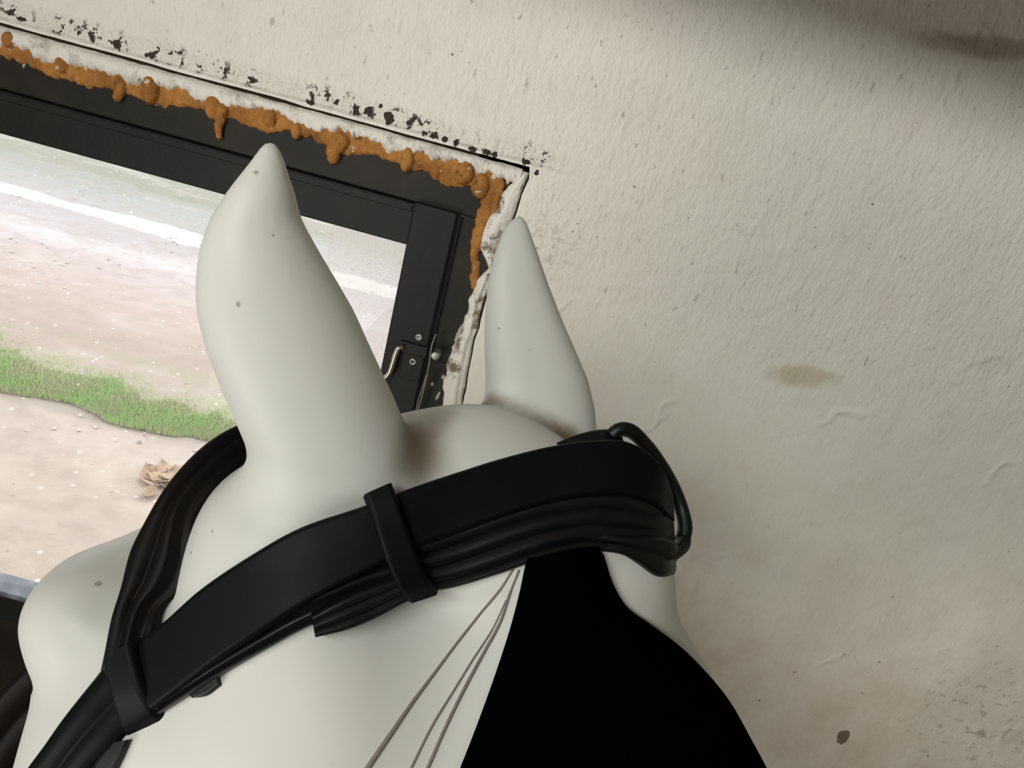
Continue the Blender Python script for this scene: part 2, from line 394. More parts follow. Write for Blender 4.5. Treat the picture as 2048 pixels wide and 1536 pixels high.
# jamb plaster: broad broken strip from the corner downwards
n = 260; z_ = np.linspace(1.562, .405, n)
le = [on_y(*q) for q in [(1040, 352), (1008, 385), (990, 425), (968, 470), (962, 500), (972, 535), (955, 565), (943, 605), (924, 662), (904, 702), (893, 760), (884, 812), (870, 900), (850, 1050)]]
lfx = np.interp(-z_, [-p[2] for p in le], [p[0] for p in le])
lfx = lfx + .0035*noise1(n, 21, 6, 40) + .003*noise1(n, 25, 3, 16)
rgx = np.interp(-z_, -zz, jx) - .0022 + .0008*noise1(n, 22, 5, 50)
strip_mesh(np.stack([rgx, z_], 1), np.stack([lfx, z_], 1), 1.0, 1.03, 'jamb_plaster', M_jamb, win, rows=12, puff=.006, seed=9)
# dark backing behind the crack
box_obj('crack_packing', (-1.32, -.02, 1.012, 1.05, 1.562, 1.60), M_gap, win)
box_obj('crack_packing', (-.12, -.03, 1.012, 1.05, .66, 1.60), M_gap, win)

# foam
def foam(seed):
    g = np.random.default_rng(seed); sp = []; x = -1.2; nz = noise1(400, 77, 6, 30); nx = np.linspace(-1.2, -.08, 400)
    while x < -.088:
        zl = np.interp(x, [-1.2, -.76, -.60, -.50, -.40, -.25, -.12, -.09], [1.5385, 1.5385, 1.5365, 1.545, 1.545, 1.547, 1.545, 1.540])
        wd = np.interp(x, [-1.2, -.76, -.60, -.45, -.25, -.09], [.010, .010, .012, .015, .017, .022])
        e = np.interp(x, nx, nz); zb = zl-wd*(1+.35*e)
        z = zl+.006
        while z > zb:
            sp.append((x+g.uniform(-.002, .002), 1.006+g.uniform(-.002, .001), z, g.uniform(.0035, .0062))); z -= g.uniform(.003, .0055)
        x += g.uniform(.0026, .0045)
    for px, py, L, r in ((240, 176, 24, .0068), (302, 180, 20, .0098), (440, 245, 34, .0085), (428, 215, 14, .010), (668, 300, 22, .0085), (680, 285, 10, .010), (815, 318, 20, .0080), (930, 345, 14, .010), (962, 372, 16, .010), (540, 236, 10, .007), (125, 130, 8, .007), (592, 262, 10, .006), (20, 80, 6, .008)):
        P = on_y(px, py)
        for i in range(6):
            t = i/5; sp.append((P[0]+g.uniform(-.0022, .0022), .9995+g.uniform(-.001, .001), P[2]+.5*L*.001-L*.001*t, r*(1-.5*t if L > 30 else .8+.3*math.sin(3*t))))
    for z in np.arange(1.395, 1.545, .0030):
        xx = np.interp(z, [1.395, 1.44, 1.50, 1.545], [-.0875, -.094, -.096, -.094]); sp.append((xx+g.uniform(-.003, .003), 1.006, z, g.uniform(.0035, .0065)*(1.5 if z > 1.45 else 1)))
        if z > 1.46: sp.append((xx+.009+g.uniform(-.003, .003), 1.007, z, g.uniform(.004, .007)))
    return np.array(sp)
sp = foam(5)
def foam_field(X, Y, Z):
    out = np.full(X.shape, 1.0); xs = X[:, 0, 0]; zs = Z[0, 0, :]
    for (a, b, c, r) in sp:
        i0, i1 = np.searchsorted(xs, [a-.02, a+.02]); k0, k1 = np.searchsorted(zs, [c-.02, c+.02])
        if i1 <= i0: continue
        s = np.s_[i0:i1, :, k0:k1]; d = np.sqrt((X[s]-a)**2+((Y[s]-b)*1.0)**2+(Z[s]-c)**2)-r
        o = out[s]; kk = .0022; h = np.clip(.5+.5*(o-d)/kk, 0, 1); out[s] = o*(1-h)+d*h-kk*h*(1-h)
    return out + .0013*np.sin(X*1500+3*np.sin(Z*900))*np.sin(Z*900+1.3)*np.cos(Y*700)
V, Fq = surface_nets(foam_field, (-1.22, .980, 1.38), (-.06, 1.03, 1.575), .0015)
nets_obj('foam_seal', V, Fq, M_foam, win)

# fixed frame and sash (metres, from the wall)
fr = empty('window_frame', (-.7, 1.03, 1.48)); fr.parent = win; fr.matrix_parent_inverse = Matrix.Translation(-Vector(win.location))
box_obj('frame_head', (-1.30, -.08, 1.004, 1.075, 1.486, 1.56), M_frame, win, .003)
box_obj('frame_jamb', (-.1245, -.06, 1.006, 1.075, .62, 1.487), M_frame, win, .003)
box_obj('frame_sill', (-1.30, -.06, 1.002, 1.045, .38, .602), M_frame, win, .004)
box_obj('frame_jamb', (-1.30, -1.22, 1.004, 1.075, .66, 1.487), M_frame, win, .003)
D.objects.remove(fr)
sash = win
box_obj('sash_rail', (-1.22, -.187, .997, 1.045, 1.4295, 1.4855), M_sash, win, .002)
box_obj('sash_moulding', (-1.22, -.190, .9955, 1.0, 1.474, 1.4835), M_sash, win, .0015)
box_obj('sash_stile', (-.187, -.1285, .989, 1.045, .602, 1.489), M_sash, win, .002)
box_obj('sash_stile', (-1.215, -1.15, .992, 1.045, .602, 1.43), M_sash, win, .002)
box_obj('sash_rail', (-1.15, -.187, .997, 1.04, .60, .651), M_sash, win, .002)
box_obj('skylit_ledge', (-1.15, -.187, .995, 1.04, .651, .6605), M_sill, win, .002)['label'] = 'sill ledge, sky light on it painted in blue-grey'

# glass: thin pane with rain drops on it
def glass_mat(name, haze, hcol=(.60, .55, .555)):
    k = NT(name); t = k.t; out = t.nodes['Material Output']
    tr = k.n('ShaderNodeBsdfTransparent'); tr.inputs[0].default_value = (.97, .98, .97, 1)
    gl = k.n('ShaderNodeBsdfGlossy'); gl.inputs['Roughness'].default_value = .03
    fres = k.n('ShaderNodeFresnel'); fres.inputs[0].default_value = 1.45
    m1 = k.n('ShaderNodeMixShader'); k.put(m1.inputs[0], k.math('MULTIPLY', fres.outputs[0], .12)); k.put(m1.inputs[1], tr.outputs[0]); k.put(m1.inputs[2], gl.outputs[0])
    tl = k.n('ShaderNodeBsdfTranslucent'); tl.inputs[0].default_value = (*hcol, 1)
    m2 = k.n('ShaderNodeMixShader'); k.put(m2.inputs[0], k.math('MULTIPLY', k.ss(k.noise(12, 4, .6), -.5, .45), haze)); k.put(m2.inputs[1], m1.outputs[0]); k.put(m2.inputs[2], tl.outputs[0])
    t.links.new(m2.outputs[0], out.inputs[0]); return k.m
M_glass = glass_mat('window_glass', .03); M_fog = glass_mat('misted_glass', .32)
box_obj('pane', (-1.16, -.18, 1.020, 1.024, .658, 1.44), M_glass, win)
box_obj('misted_pane', (-.300, -.18, 1.030, 1.0335, .658, 1.44), M_fog, win)
g = NT('water'); t_ = g.t; o_ = t_.nodes['Material Output']; tr_ = g.n('ShaderNodeBsdfTransparent'); tr_.inputs[0].default_value = (1, 1, 1, 1)
gl_ = g.n('ShaderNodeBsdfGlossy'); gl_.inputs['Roughness'].default_value = .1; tl_ = g.n('ShaderNodeBsdfTranslucent'); tl_.inputs[0].default_value = (.95, .95, .95, 1)
m1_ = g.n('ShaderNodeMixShader'); m1_.inputs[0].default_value = .35; t_.links.new(tr_.outputs[0], m1_.inputs[1]); t_.links.new(tl_.outputs[0], m1_.inputs[2])
m2_ = g.n('ShaderNodeMixShader'); m2_.inputs[0].default_value = .04; t_.links.new(m1_.outputs[0], m2_.inputs[1]); t_.links.new(gl_.outputs[0], m2_.inputs[2]); t_.links.new(m2_.outputs[0], o_.inputs[0])
dv = []; df = []
for i in range(230):
    if i < 150: x = -.30+.11*random.random(); z = 1.20+.20*random.random()**1.3
    else: x = -.72+.5*random.random(); z = .72+.68*random.random()
    r = .0006+.0016*random.random()**2.5; b = len(dv)
    for j in range(3):
        for q in range(8):
            a = 2*math.pi*q/8; rr = r*math.cos(j*.5); dv.append((x+rr*math.cos(a), 1.020-r*.8*math.sin(j*.5), z+rr*1.2*math.sin(a)))
    for j in range(2):
        for q in range(8): df.append((b+j*8+q, b+j*8+(q+1) % 8, b+j*8+8+(q+1) % 8, b+j*8+8+q))
    df.append(tuple(b+16+q for q in range(8))); df.append(tuple(b+q for q in range(8))[::-1])
tag(mesh_obj('raindrops', dv, df, g.m, win), kind='stuff')

# ------------------------------------------------------------------ window handle
def wp(px, py, y): return on_y(px, py, y)
hd = empty('window_latch', wp(820, 705, .985)); tag(hd, 'black latch plate with bent bright steel handle rod, screwed to the window sash', 'latch')
b = wp(820, 700, .985)
box_obj('bracket', (b[0]-.016, b[0]+.024, .9835, .989, b[2]-.006, b[2]+.010), M_sash, hd, .0012)
box_obj('bracket_plate', (b[0]-.008, b[0]+.022, .9865, .9895, b[2]-.045, b[2]-.005), M_sash, hd, .0012)
pts = [wp(*q) for q in [(806, 694, .981), (797, 697, .978), (791, 708, .977), (785, 728, .976), (778, 747, .976), (768, 757, .976), (752, 762, .977), (730, 765, .979)]]
v, f = tube(pts, .0034, 70, 12); mesh_obj('handle_rod', v, f, M_steel, hd)
for q in ((838, 674), (826, 723)):
    P = wp(*q, .988); vv = []; ff = []
    prof = [(.0, -.0008), (.0018, -.0008), (.0024, -.0030), (.0045, -.0028), (.0053, -.0012), (.0053, .002)]
    for (r, yy) in prof:
        for j in range(20): a = 2*math.pi*j/20; vv.append((P[0]+r*math.cos(a), P[1]+yy, P[2]+r*math.sin(a)))
    for i in range(len(prof)-1):
        for j in range(20): ff.append((i*20+j, i*20+(j+1) % 20, i*20+20+(j+1) % 20, i*20+20+j))
    ff.append(tuple(100+j for j in range(20)))
    mesh_obj('screw', vv, ff, M_screw, hd)
P = wp(871, 711, .985); v, f = tube([P+np.array([0, -.004, 0]), P+np.array([0, .02, 0])], .0062, 3, 8); bevel(mesh_obj('bolt', v, f, M_screw, hd), .001)
w1 = [wp(*q) for q in [(872, 668, .985), (864, 690, .983), (858, 730, .983), (851, 765, .984), (842, 800, .986), (835, 825, .987), (828, 860, .988)]]
w2 = [wp(*q) for q in [(853, 750, .985), (847, 770, .984), (838, 795, .985), (832, 820, .986), (825, 850, .988), (815, 880, .988)]]
wr = empty('cable_pair', w1[0]); tag(wr, 'two thin grey wires hanging down the sash edge beside the latch', 'wire')
v, f = tube(w1, .0013, 60, 8); mesh_obj('wire', v, f, M_wire, wr)
v, f = tube(w2, .0011, 60, 8); mesh_obj('wire', v, f, M_wire, wr)

# ------------------------------------------------------------------ outside ground
def ground_mat():
    k = NT('wet_gravel_ground'); x, y, z = k.sep()
    w = k.math('MULTIPLY', k.math('SUBTRACT', k.noise(1.3, 5, .6, vec=k.vmap((.7, 2, 1))), .5), .9)
    yy = k.math('ADD', y, w)
    f = k.math('DIVIDE', k.math('SUBTRACT', yy, 1.2), 8.0)
    def s(v): return (v-1.2)/8.0
    c = k.ramp(f, [(s(1.3), (.46, .375, .30)), (s(2.6), (.41, .34, .29)), (s(3.0), (.33, .285, .255)), (s(3.6), (.30, .24, .20)), (s(4.3), (.35, .275, .245)), (s(4.9), (.38, .33, .335)),
                   (s(5.15), (.42, .39, .40)), (s(5.4), (.33, .30, .31)), (s(5.9), (.31, .29, .30)), (s(6.8), (.235, .245, .235)), (s(7.4), (.175, .18, .14)), (s(8.3), (.22, .23, .19))])
    # pale line across the ground (sharp)
    yk = k.math('ADD', y, k.math('MULTIPLY', k.math('SUBTRACT', k.noise(3, 4, .6), .5), .35))
    kb = k.math('MULTIPLY', k.ss(yk, 5.80, 5.85), k.ss(yk, 6.16, 6.11)); c = k.mix(k.math('MULTIPLY', kb, .85), c, (.62, .60, .59))
    kb = k.math('MULTIPLY', k.ss(yk, 4.85, 5.05), k.ss(yk, 5.35, 5.15)); c = k.mix(k.math('MULTIPLY', kb, .35), c, (.46, .43, .44))
    gr_ = k.math('MULTIPLY', k.ss(yy, 3.0, 3.2), k.ss(yy, 3.62, 3.3)); c = k.mix(k.math('MULTIPLY', gr_, k.math('MULTIPLY', k.ss(k.noise(4, 4, .6), .35, .6), .75)), c, (.22, .25, .10))
    m = k.ss(k.noise(9, 5, .65, vec=k.vmap((.8, 1, 1))), .35, .7); c = k.mix(k.math('MULTIPLY', m, .42), c, (.24, .19, .155))
    m = k.ss(k.noise(3.3, 4, .6, vec=k.vmap((.5, 1, 1))), .5, .72); c = k.mix(k.math('MULTIPLY', m, .3), c, (.46, .41, .385))
    v = k.voro(26); sp_ = k.math('MULTIPLY', k.ss(v.outputs['Distance'], .26, .14), k.ss(k.sep(v.outputs['Color'])[0], .84, .86)); c = k.mix(k.math('MULTIPLY', sp_, .6), c, (.75, .71, .67))
    v = k.voro(19); sp_ = k.math('MULTIPLY', k.ss(v.outputs['Distance'], .2, .1), k.ss(k.sep(v.outputs['Color'])[1], .88, .9)); c = k.mix(k.math('MULTIPLY', sp_, .5), c, (.14, .12, .10))
    k.base(c); k.rough(.7); k.bump(k.noise(24, 5, .65), .5, .02); return k.m
gm = ground_mat()
n = 60; V = []; Fc = []
gx = np.linspace(-9, 5, 90); gy = np.concatenate([np.linspace(1.22, 5, 70), np.linspace(5.2, 12, 24)])
for y in gy:
    for x in gx: V.append((x, y, -.1+.012*math.sin(x*2.1+y*1.7)*math.sin(y*3.1-x)+.004*rng.normal()*(y < 5)))
for j in range(len(gy)-1):
    for i in range(len(gx)-1): a = j*len(gx)+i; Fc.append((a, a+1, a+1+len(gx), a+len(gx)))
tag(mesh_obj('ground', V, Fc, gm), kind='structure')
# grass strip: thousands of short blades
def grass():
    V = []; Fc = []; g = np.random.default_rng(3)
    nx = noise1(200, 31, 5, 8); xs = np.linspace(-3.6, .6, 200)
    for i in range(60000):
        x = g.uniform(-3.4, .3); e = np.interp(x, xs, nx)
        lo = 2.90+.03*e+.03*math.sin(x*9)+.02*(x+1.6); hi = 3.30+.16*e+.06*math.sin(x*4.3+1)-(.0 if x < -1.9 else .28*(x+1.9)*.9)
        t = g.beta(1.0, 1.35); y = lo+(hi-lo)*t*(1.0+.45*g.random()*(g.random() < .2))
        h = g.uniform(.012, .028)*(1-.35*t); a = g.uniform(0, 6.28); w = .0028; b = len(V)
        dx, dy = w*math.cos(a), w*math.sin(a); lx, ly = g.uniform(-.010, .010, 2)
        V += [(x-dx, y-dy, -.102), (x+dx, y+dy, -.102), (x+lx, y+ly, -.1+h)]; Fc.append((b, b+1, b+2))
    k = NT('bright_short_grass'); k.base(k.mix(k.ss(k.noise(5, 5, .65), .35, .62), (.35, .52, .20), (.42, .46, .26))); k.rough(.6)
    me = D.meshes.new('grass_strip'); me.from_pydata(V, [], Fc); me.materials.append(k.m)
    o = D.objects.new('grass_strip', me); S.collection.objects.link(o); return o
tag(grass(), 'strip of short bright green grass along the gravel outside the window', 'grass', kind='stuff')
# gravel chips
V = []; Fc = []; g = np.random.default_rng(8)
for i in range(900):
    y = g.uniform(1.5, 8.5); x = -y*.85+g.uniform(-.1, 1.0)*y*.9; r = g.uniform(.003, .010)*(1+.10*y); b = len(V)
    if 2.88 < y < 3.35: continue
    for (dx, dy, dz) in ((1, 0, 0), (.3, .9, 0), (-.8, .6, 0), (-.9, -.4, 0), (.2, -1, 0), (.1, .1, .8), (-.3, .2, .7)):
        V.append((x+r*dx*g.uniform(.7, 1.2), y+r*dy*g.uniform(.7, 1.2), -.1+r*dz*.8))
    Fc += [(b, b+1, b+5), (b+1, b+2, b+6), (b+1, b+6, b+5), (b+2, b+3, b+6), (b+3, b+4, b+6), (b+4, b+5, b+6), (b+4, b, b+5)]
tag(mesh_obj('gravel', V, Fc, simple('pale_gravel', (.50, .46, .42), .8, var=((.25, .22, .2), 3)), smooth=False), 'scattered pale and dark gravel chips on the ground outside', 'gravel', kind='stuff')
# clump of dead leaves on the ground
P = on_z(345, 965); ox, oy = P[0], P[1]; g = np.random.default_rng(2)
lf = empty('dead_leaf_clump', (ox, oy, -.1)); tag(lf, 'clump of brown dead leaves lying on the ground outside, beside the browband', 'leaves')
M_leaf = simple('dead_leaf', (.42, .30, .21), .8, var=((.27, .18, .12), 9))
for i in range(16):
    a = g.uniform(0, 6.28); L = g.uniform(.035, .075); cx_, cy_ = ox+g.normal()*.05, oy+g.normal()*.055; hz = g.uniform(0, .015); V = []; Fc = []
    for s in range(7):
        t = s/6; w = L*.55*math.sin(math.pi*(t*.93+.035)); px_ = (t-.5)*L*2
        for q, side in enumerate((-1, 0, 1)):
            X_, Y_ = px_, side*w; V.append((cx_+X_*math.cos(a)-Y_*math.sin(a), cy_+X_*math.sin(a)+Y_*math.cos(a), -.094+hz+.012*abs(side)*g.uniform(.6, 1.2)+.02*(t-.5)**2*4*g.random()))
    for s in range(6):
        for q in (0, 1): Fc.append((s*3+q, s*3+q+1, s*3+4+q, s*3+3+q))
    o = mesh_obj('leaf', V, Fc, M_leaf, lf); m = o.modifiers.new('thick', 'SOLIDIFY'); m.thickness = .0012

# ------------------------------------------------------------------ horse head
def smin(a, b, k):
    h = np.clip(.5+.5*(a-b)/k, 0, 1); return a*(1-h)+b*h-k*h*(1-h)
def smax(a, b, k): return -smin(-a, -b, k)
def rcone(X, Y, Z, a, b, r1, r2):
    ba = b-a; L = (ba**2).sum(); t = np.clip(((X-a[0])*ba[0]+(Y-a[1])*ba[1]+(Z-a[2])*ba[2])/L, 0, 1)
    return np.sqrt((X-a[0]-ba[0]*t)**2+(Y-a[1]-ba[1]*t)**2+(Z-a[2]-ba[2]*t)**2)-(r1+(r2-r1)*t)
def ell(X, Y, Z, c, r, ax=None):
    dx, dy, dz = X-c[0], Y-c[1], Z-c[2]
    if ax is not None:
        dx, dy, dz = [dx*a[0]+dy*a[1]+dz*a[2] for a in ax]
    k0 = np.sqrt((dx/r[0])**2+(dy/r[1])**2+(dz/r[2])**2)+1e-9; k1 = np.sqrt((dx/r[0]**2)**2+(dy/r[1]**2)**2+(dz/r[2]**2)**2)+1e-9
    return k0*(k0-1)/k1
def ear(X, Y, Z, d0, ys, xl, xr, bth, zc, hollow, twist, p=2.0):
    s = Y*FPX/Z+768; x_ = X*FPX/Z+1024
    ys = np.array(ys, float); yy = np.linspace(ys[0], ys[-1], 200)
    def sm(v):
        q = np.interp(yy, ys, v); kx = np.ones(9)/9; return np.convolve(np.pad(q, 4, mode='edge'), kx, 'valid')
    L = np.interp(s, yy, sm(xl)); R_ = np.interp(s, yy, sm(xr)); b = np.interp(s, yy, sm(bth)); z0 = np.interp(s, yy, sm(zc))
    a = (R_-L)/2*Z/FPX+1e-4; dx = (x_-(L+R_)/2)*Z/FPX; dz = Z-z0-twist*dx
    def e(dx, dz, a, b):
        k2 = np.sqrt((dx/a)**2+(dz/b)**2)+1e-9; k1 = np.sqrt((dx/a**2)**2+(dz/b**2)**2)+1e-9
        k0 = (np.abs(dx/a)**p+np.abs(dz/b)**p)**(1/p) if p != 2 else k2; return k2*(k0-1)/k1
    v = e(dx, dz, a, b)
    cap = np.maximum((ys[0]-s), (s-ys[-1]))*d0/FPX
    v = smax(v, cap, .004)
    if hollow:
        hb = e(dx-.25*a, dz-b*1.15, a*.72, b*1.1); hb = np.maximum(hb, np.maximum(ys[0]+60-s, s-hollow)*d0/FPX)
        v = smax(v, -hb, .006)
    return v
PL1, PL2, PL3 = cp(1050, 1130, .462), cp(920, 1536, .402), cp(1560, 1536, .52)
PN = np.cross(PL2-PL1, PL3-PL1); PN /= np.linalg.norm(PN); PN = PN if PN[2] < 0 else -PN
def head(X, Y, Z):
    near_ear = ear(X, Y, Z, .455, [284, 300, 330, 380, 440, 500, 560, 620, 700, 790, 860, 920, 990, 1080],
        [530, 518, 496, 456, 418, 398, 391, 392, 411, 447, 478, 504, 532, 580],
        [550, 560, 572, 588, 603, 636, 672, 707, 743, 785, 815, 834, 847, 850],
        [.003, .006, .010, .015, .019, .023, .026, .028, .031, .034, .036, .038, .038, .034],
        [.431, .431, .432, .434, .438, .442, .447, .452, .459, .467, .475, .483, .493, .515], 800, .30, 2.25)
    far_ear = ear(X, Y, Z, .60, [431, 445, 470, 510, 570, 640, 700, 760, 820, 880, 940],
        [1034, 1016, 1003, 988, 975, 970, 969, 972, 968, 950, 930],
        [1046, 1053, 1062, 1077, 1097, 1124, 1150, 1176, 1190, 1194, 1196],
        [.002, .005, .009, .013, .017, .020, .023, .025, .028, .03, .03],
        [.600, .600, .601, .602, .604, .606, .608, .610, .612, .612, .612], 800, .10, 2.7)
    brow = ell(X, Y, Z, cp(204, 1234, .53), (.049, .045, .052))
    body = rcone(X, Y, Z, cp(600, 1090, .572), cp(300, 1262, .595), .072, .056)
    body = smin(body, rcone(X, Y, Z, cp(318, 1156, .565), cp(215, 1200, .555), .040, .036), .02)
    body = smin(body, brow, .022)
    body = smin(body, rcone(X, Y, Z, cp(235, 1330, .53), cp(215, 1640, .50), .044, .062), .022)
    body = smin(body, rcone(X, Y, Z, cp(420, 1420, .54), cp(280, 1800, .55), .085, .07), .05)
    body = smin(body, ell(X, Y, Z, cp(585, 1110, .505), (.064, .066, .060)), .045)       # temple
    body = smin(body, ell(X, Y, Z, cp(700, 1420, .57), (.135, .14, .145)), .06)         # jowl and near side of neck
    poll = ell(X, Y, Z, cp(885, 958, .56), (.088, .0525, .062))
    poll = smin(poll, rcone(X, Y, Z, cp(960, 985, .56), cp(1210, 1120, .56), .056, .044), .03)
    body = smin(body, poll, .035)
    neck = rcone(X, Y, Z, cp(1010, 1130, .57), cp(1130, 1850, .57), .085, .19)
    neck = smin(neck, rcone(X, Y, Z, cp(1165, 1160, .58), cp(1450, 1800, .64), .040, .085), .05)
    body = smin(body, neck, .05)
    ecl = (X-PL1[0])*PN[0]+(Y-PL1[1])*PN[1]+(Z-PL1[2])*PN[2]
    body = smax(body, ecl, .006)
    # eye hollow and fold under the brow
    body = smax(body, -rcone(X, Y, Z, cp(72, 1340, .512), cp(128, 1402, .482), .0055, .0032), .009)
    body = smax(body, -rcone(X, Y, Z, cp(235, 1085, .480), cp(195, 1175, .472), .007, .004), .03)
    v = smin(body, near_ear, .030)
    v = smin(v, far_ear, .020)
    return v
def hit(px, py):
    d = np.array([(px-1024)/FPX, (py-768)/FPX, 1.0]); t = .3
    for _ in range(160):
        P = d*t; v = float(head(P[0:1], P[1:2], P[2:3])[0])
        if v < .0004: return t
        t += max(v*.6, .0006)
        if t > .8: return None
    return None
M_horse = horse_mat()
LO, HI = (-.42, -.17, .34), (.32, .42, .84)
V, Fq = surface_nets(head, LO, HI, .0032)
root = c2w(cp(900, 1500, .6)); hh = empty('horse_head', (root[0], root[1], 0.0))
tag(hh, 'glossy white model horse head with upright ears wearing a black bridle', 'model horse head')
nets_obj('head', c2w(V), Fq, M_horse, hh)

def hnormal(P):
    e = .002; q = np.array([[P[0]+e, P[1], P[2]], [P[0]-e, P[1], P[2]], [P[0], P[1]+e, P[2]], [P[0], P[1]-e, P[2]], [P[0], P[1], P[2]+e], [P[0], P[1], P[2]-e]])
    v = head(q[:, 0], q[:, 1], q[:, 2]); n = np.array([v[0]-v[1], v[2]-v[3], v[4]-v[5]]); return n/np.linalg.norm(n)

# black lined back of the head
on_pl = lambda px, py, off=0.0: (lambda r: r*((PL1@PN+off)/(r@PN)))(np.array([(px-1024)/FPX, (py-768)/FPX, 1.0]))
near = [(1055, 1116), (1050, 1132), (1040, 1180), (1022, 1250), (1000, 1320), (975, 1392), (948, 1465), (920, 1536), (885, 1620), (850, 1700)]
far = [(1196, 1094), (1207, 1110), (1225, 1164), (1253, 1213), (1306, 1252), (1362, 1294), (1407, 1338), (1458, 1400), (1508, 1488), (1536, 1540), (1580, 1625), (1620, 1700)]
A = catmull(near, 40); B = catmull(far, 40); nu = 16; V = []; Fc = []
for side, off in ((0, .004), (1, -.010)):
    for i in range(40):
        for j in range(nu):
            u = j/(nu-1); q = A[i]*(1-u)+B[i]*u; dome = .010*math.sin(math.pi*u) if side == 0 else 0
            V.append(c2w(on_pl(q[0], q[1], (off if 0 < j < nu-1 or side else .001)+dome)))
for s in (0, 40*nu):
    for i in range(39):
        for j in range(nu-1): a = s+i*nu+j; Fc.append((a, a+1, a+1+nu, a+nu))
N = 40*nu
for i in range(39):
    for j in (0, nu-1): a = i*nu+j; Fc.append((a, a+nu, a+nu+N, a+N))
for j in range(nu-1):
    for i in (0, 39): a = i*nu+j; Fc.append((a, a+1, a+1+N, a+N))
mesh_obj('back_lining', V, Fc, M_liner, hh)['label'] = 'black lining over the open back of the neck'

# mounting post below the frame, carrying the head
pb = c2w(cp(700, 1700, .62)); v, f = tube([np.array([pb[0], pb[1], 0.0]), np.array([pb[0], pb[1], pb[2]])], .028, 3, 20)
mesh_obj('mounting_post', v, f, M_sash, hh)
v, f = tube([np.array([pb[0], pb[1], 0.0]), np.array([pb[0], pb[1], .025])], .17, 3, 32); mesh_obj('base_plate', v, f, M_sash, hh)

# thin cords / creases on the near side of the neck
def surf(px, py, off):
    t = hit(px, py); P = cp(px, py, t if t else .45); n_ = hnormal(P); return P+n_*off
M_cord = simple('thin_grey_cord', (.17, .155, .135), .7)
for line, r in (([(1028, 1135), (1003, 1175), (960, 1228), (915, 1285), (870, 1345), (825, 1405), (780, 1470), (735, 1536), (700, 1590)], [.0007, .0008, .0010, .0014, .0018]),
                ([(1038, 1140), (1020, 1185), (1000, 1245), (965, 1310), (930, 1375), (893, 1450), (855, 1536), (830, 1590)], [.0008, .0009, .0011, .0011, .0012]),
                ([(1012, 1200), (985, 1258), (945, 1320), (905, 1385), (865, 1450), (822, 1536), (795, 1590)], [.0004, .0006, .0007, .0008, .0008])):
    P = [surf(x, y, .0003) for x, y in line]; v, f = tube(c2w(np.array(P)), r, 90, 8); mesh_obj('seam', v, f, M_cord, hh)

# ------------------------------------------------------------------ bridle
br = empty('bridle', c2w(cp(820, 1100, .45))); tag(br, 'black padded leather bridle strapped around the white horse head behind the ears', 'bridle')
def depths(pts, off, flo=None):
    """pts: (px,py[,d]); fills depth from the head surface, lifted by off"""
    out = []
    for p in pts:
        if len(p) > 2 and p[2]: out.append(p[2]); continue
        t = hit(p[0], p[1]); out.append(t-off if t else None)
    known = [i for i, v in enumerate(out) if v is not None]
    out = [v if v is not None else float(np.interp(i, known, [out[j] for j in known])) for i, v in enumerate(out)]
    return out
def strap(name, eA, eB, thick, prof, mat, parent, n=90, offA=.003, offB=.003, bow=0.0, nu=25, label=None, fade=0.0):
    dA, dB = depths(eA, offA), depths(eB, offB)
    A = catmull([cp(p[0], p[1], d) for p, d in zip(eA, dA)], n); B = catmull([cp(p[0], p[1], d) for p, d in zip(eB, dB)], n)
    C = (A+B)/2; T = np.gradient(C, axis=0); W_ = B-A; Nn = np.cross(T, W_); Nn /= np.linalg.norm(Nn, axis=1)[:, None]
    mid = n//2
    if Nn[mid]@C[mid] > 0: Nn = -Nn
    V = []; Fc = []
    us = np.linspace(0, 1, nu); hs = np.array([prof(u) for u in us])
    for i in range(n):
        Wd = np.linalg.norm(W_[i]); fd = min(1.0, (n-1-i)/(n*fade)+.05) if fade else 1.0
        for j, u in enumerate(us): V.append(A[i]+W_[i]*u+Nn[i]*(hs[j]*fd+bow*Wd*4*u*(1-u)))
        for j, u in enumerate(us[::-1]): V.append(A[i]+W_[i]*u+Nn[i]*(-thick+bow*Wd*4*u*(1-u)))
    k = 2*nu
    for i in range(n-1):
        for j in range(k): Fc.append((i*k+j, i*k+(j+1) % k, (i+1)*k+(j+1) % k, (i+1)*k+j))
    for e in (0, n-1):
        for j in range(nu-1): Fc.append((e*k+j, e*k+j+1, e*k+k-2-j, e*k+k-1-j))
    o = mesh_obj(name, c2w(np.array(V)), Fc, mat, parent)
    m = o.modifiers.new('edge', 'EDGE_SPLIT'); m.split_angle = math.radians(50)
    if label: o['label'] = label
    return o
def flat(h, e=.12):
    return lambda u: h*min(1, (min(u, 1-u)/e+.0)**.5 if min(u, 1-u) < e else 1)
def ridges(h, k, amp):
    return lambda u: (h + amp*abs(math.sin(math.pi*k*u)))*min(1, (min(u, 1-u)/.06+.02)**.5)

# wide padded under-layer of the crownpiece (ridged lower half shows)
padA = [(335, 1330, .449), (430, 1265, .445), (520, 1200, .443), (620, 1140, .446), (720, 1090, .456), (800, 1060, .464), (900, 1022, .476), (1000, 985, .486), (1100, 962, .496), (1200, 948, .507), (1290, 960, .517), (1342, 990, .532)]
padB = [(325, 1425, .446), (440, 1352, .440), (540, 1295, .438), (620, 1252, .441), (715, 1215, .451), (815, 1188, .465), (900, 1176, .474), (1000, 1147, .480), (1100, 1113, .488), (1190, 1098, .500), (1268, 1108, .512), (1320, 1102, .524), (1350, 1078, .536)]
strap('crown_padding', padA, padB, .006, ridges(.0035, 4.5, .0028), M_leather2, br, 110, .004, .004, nu=64, fade=.14, label='ridged padded under-layer of the crownpiece')
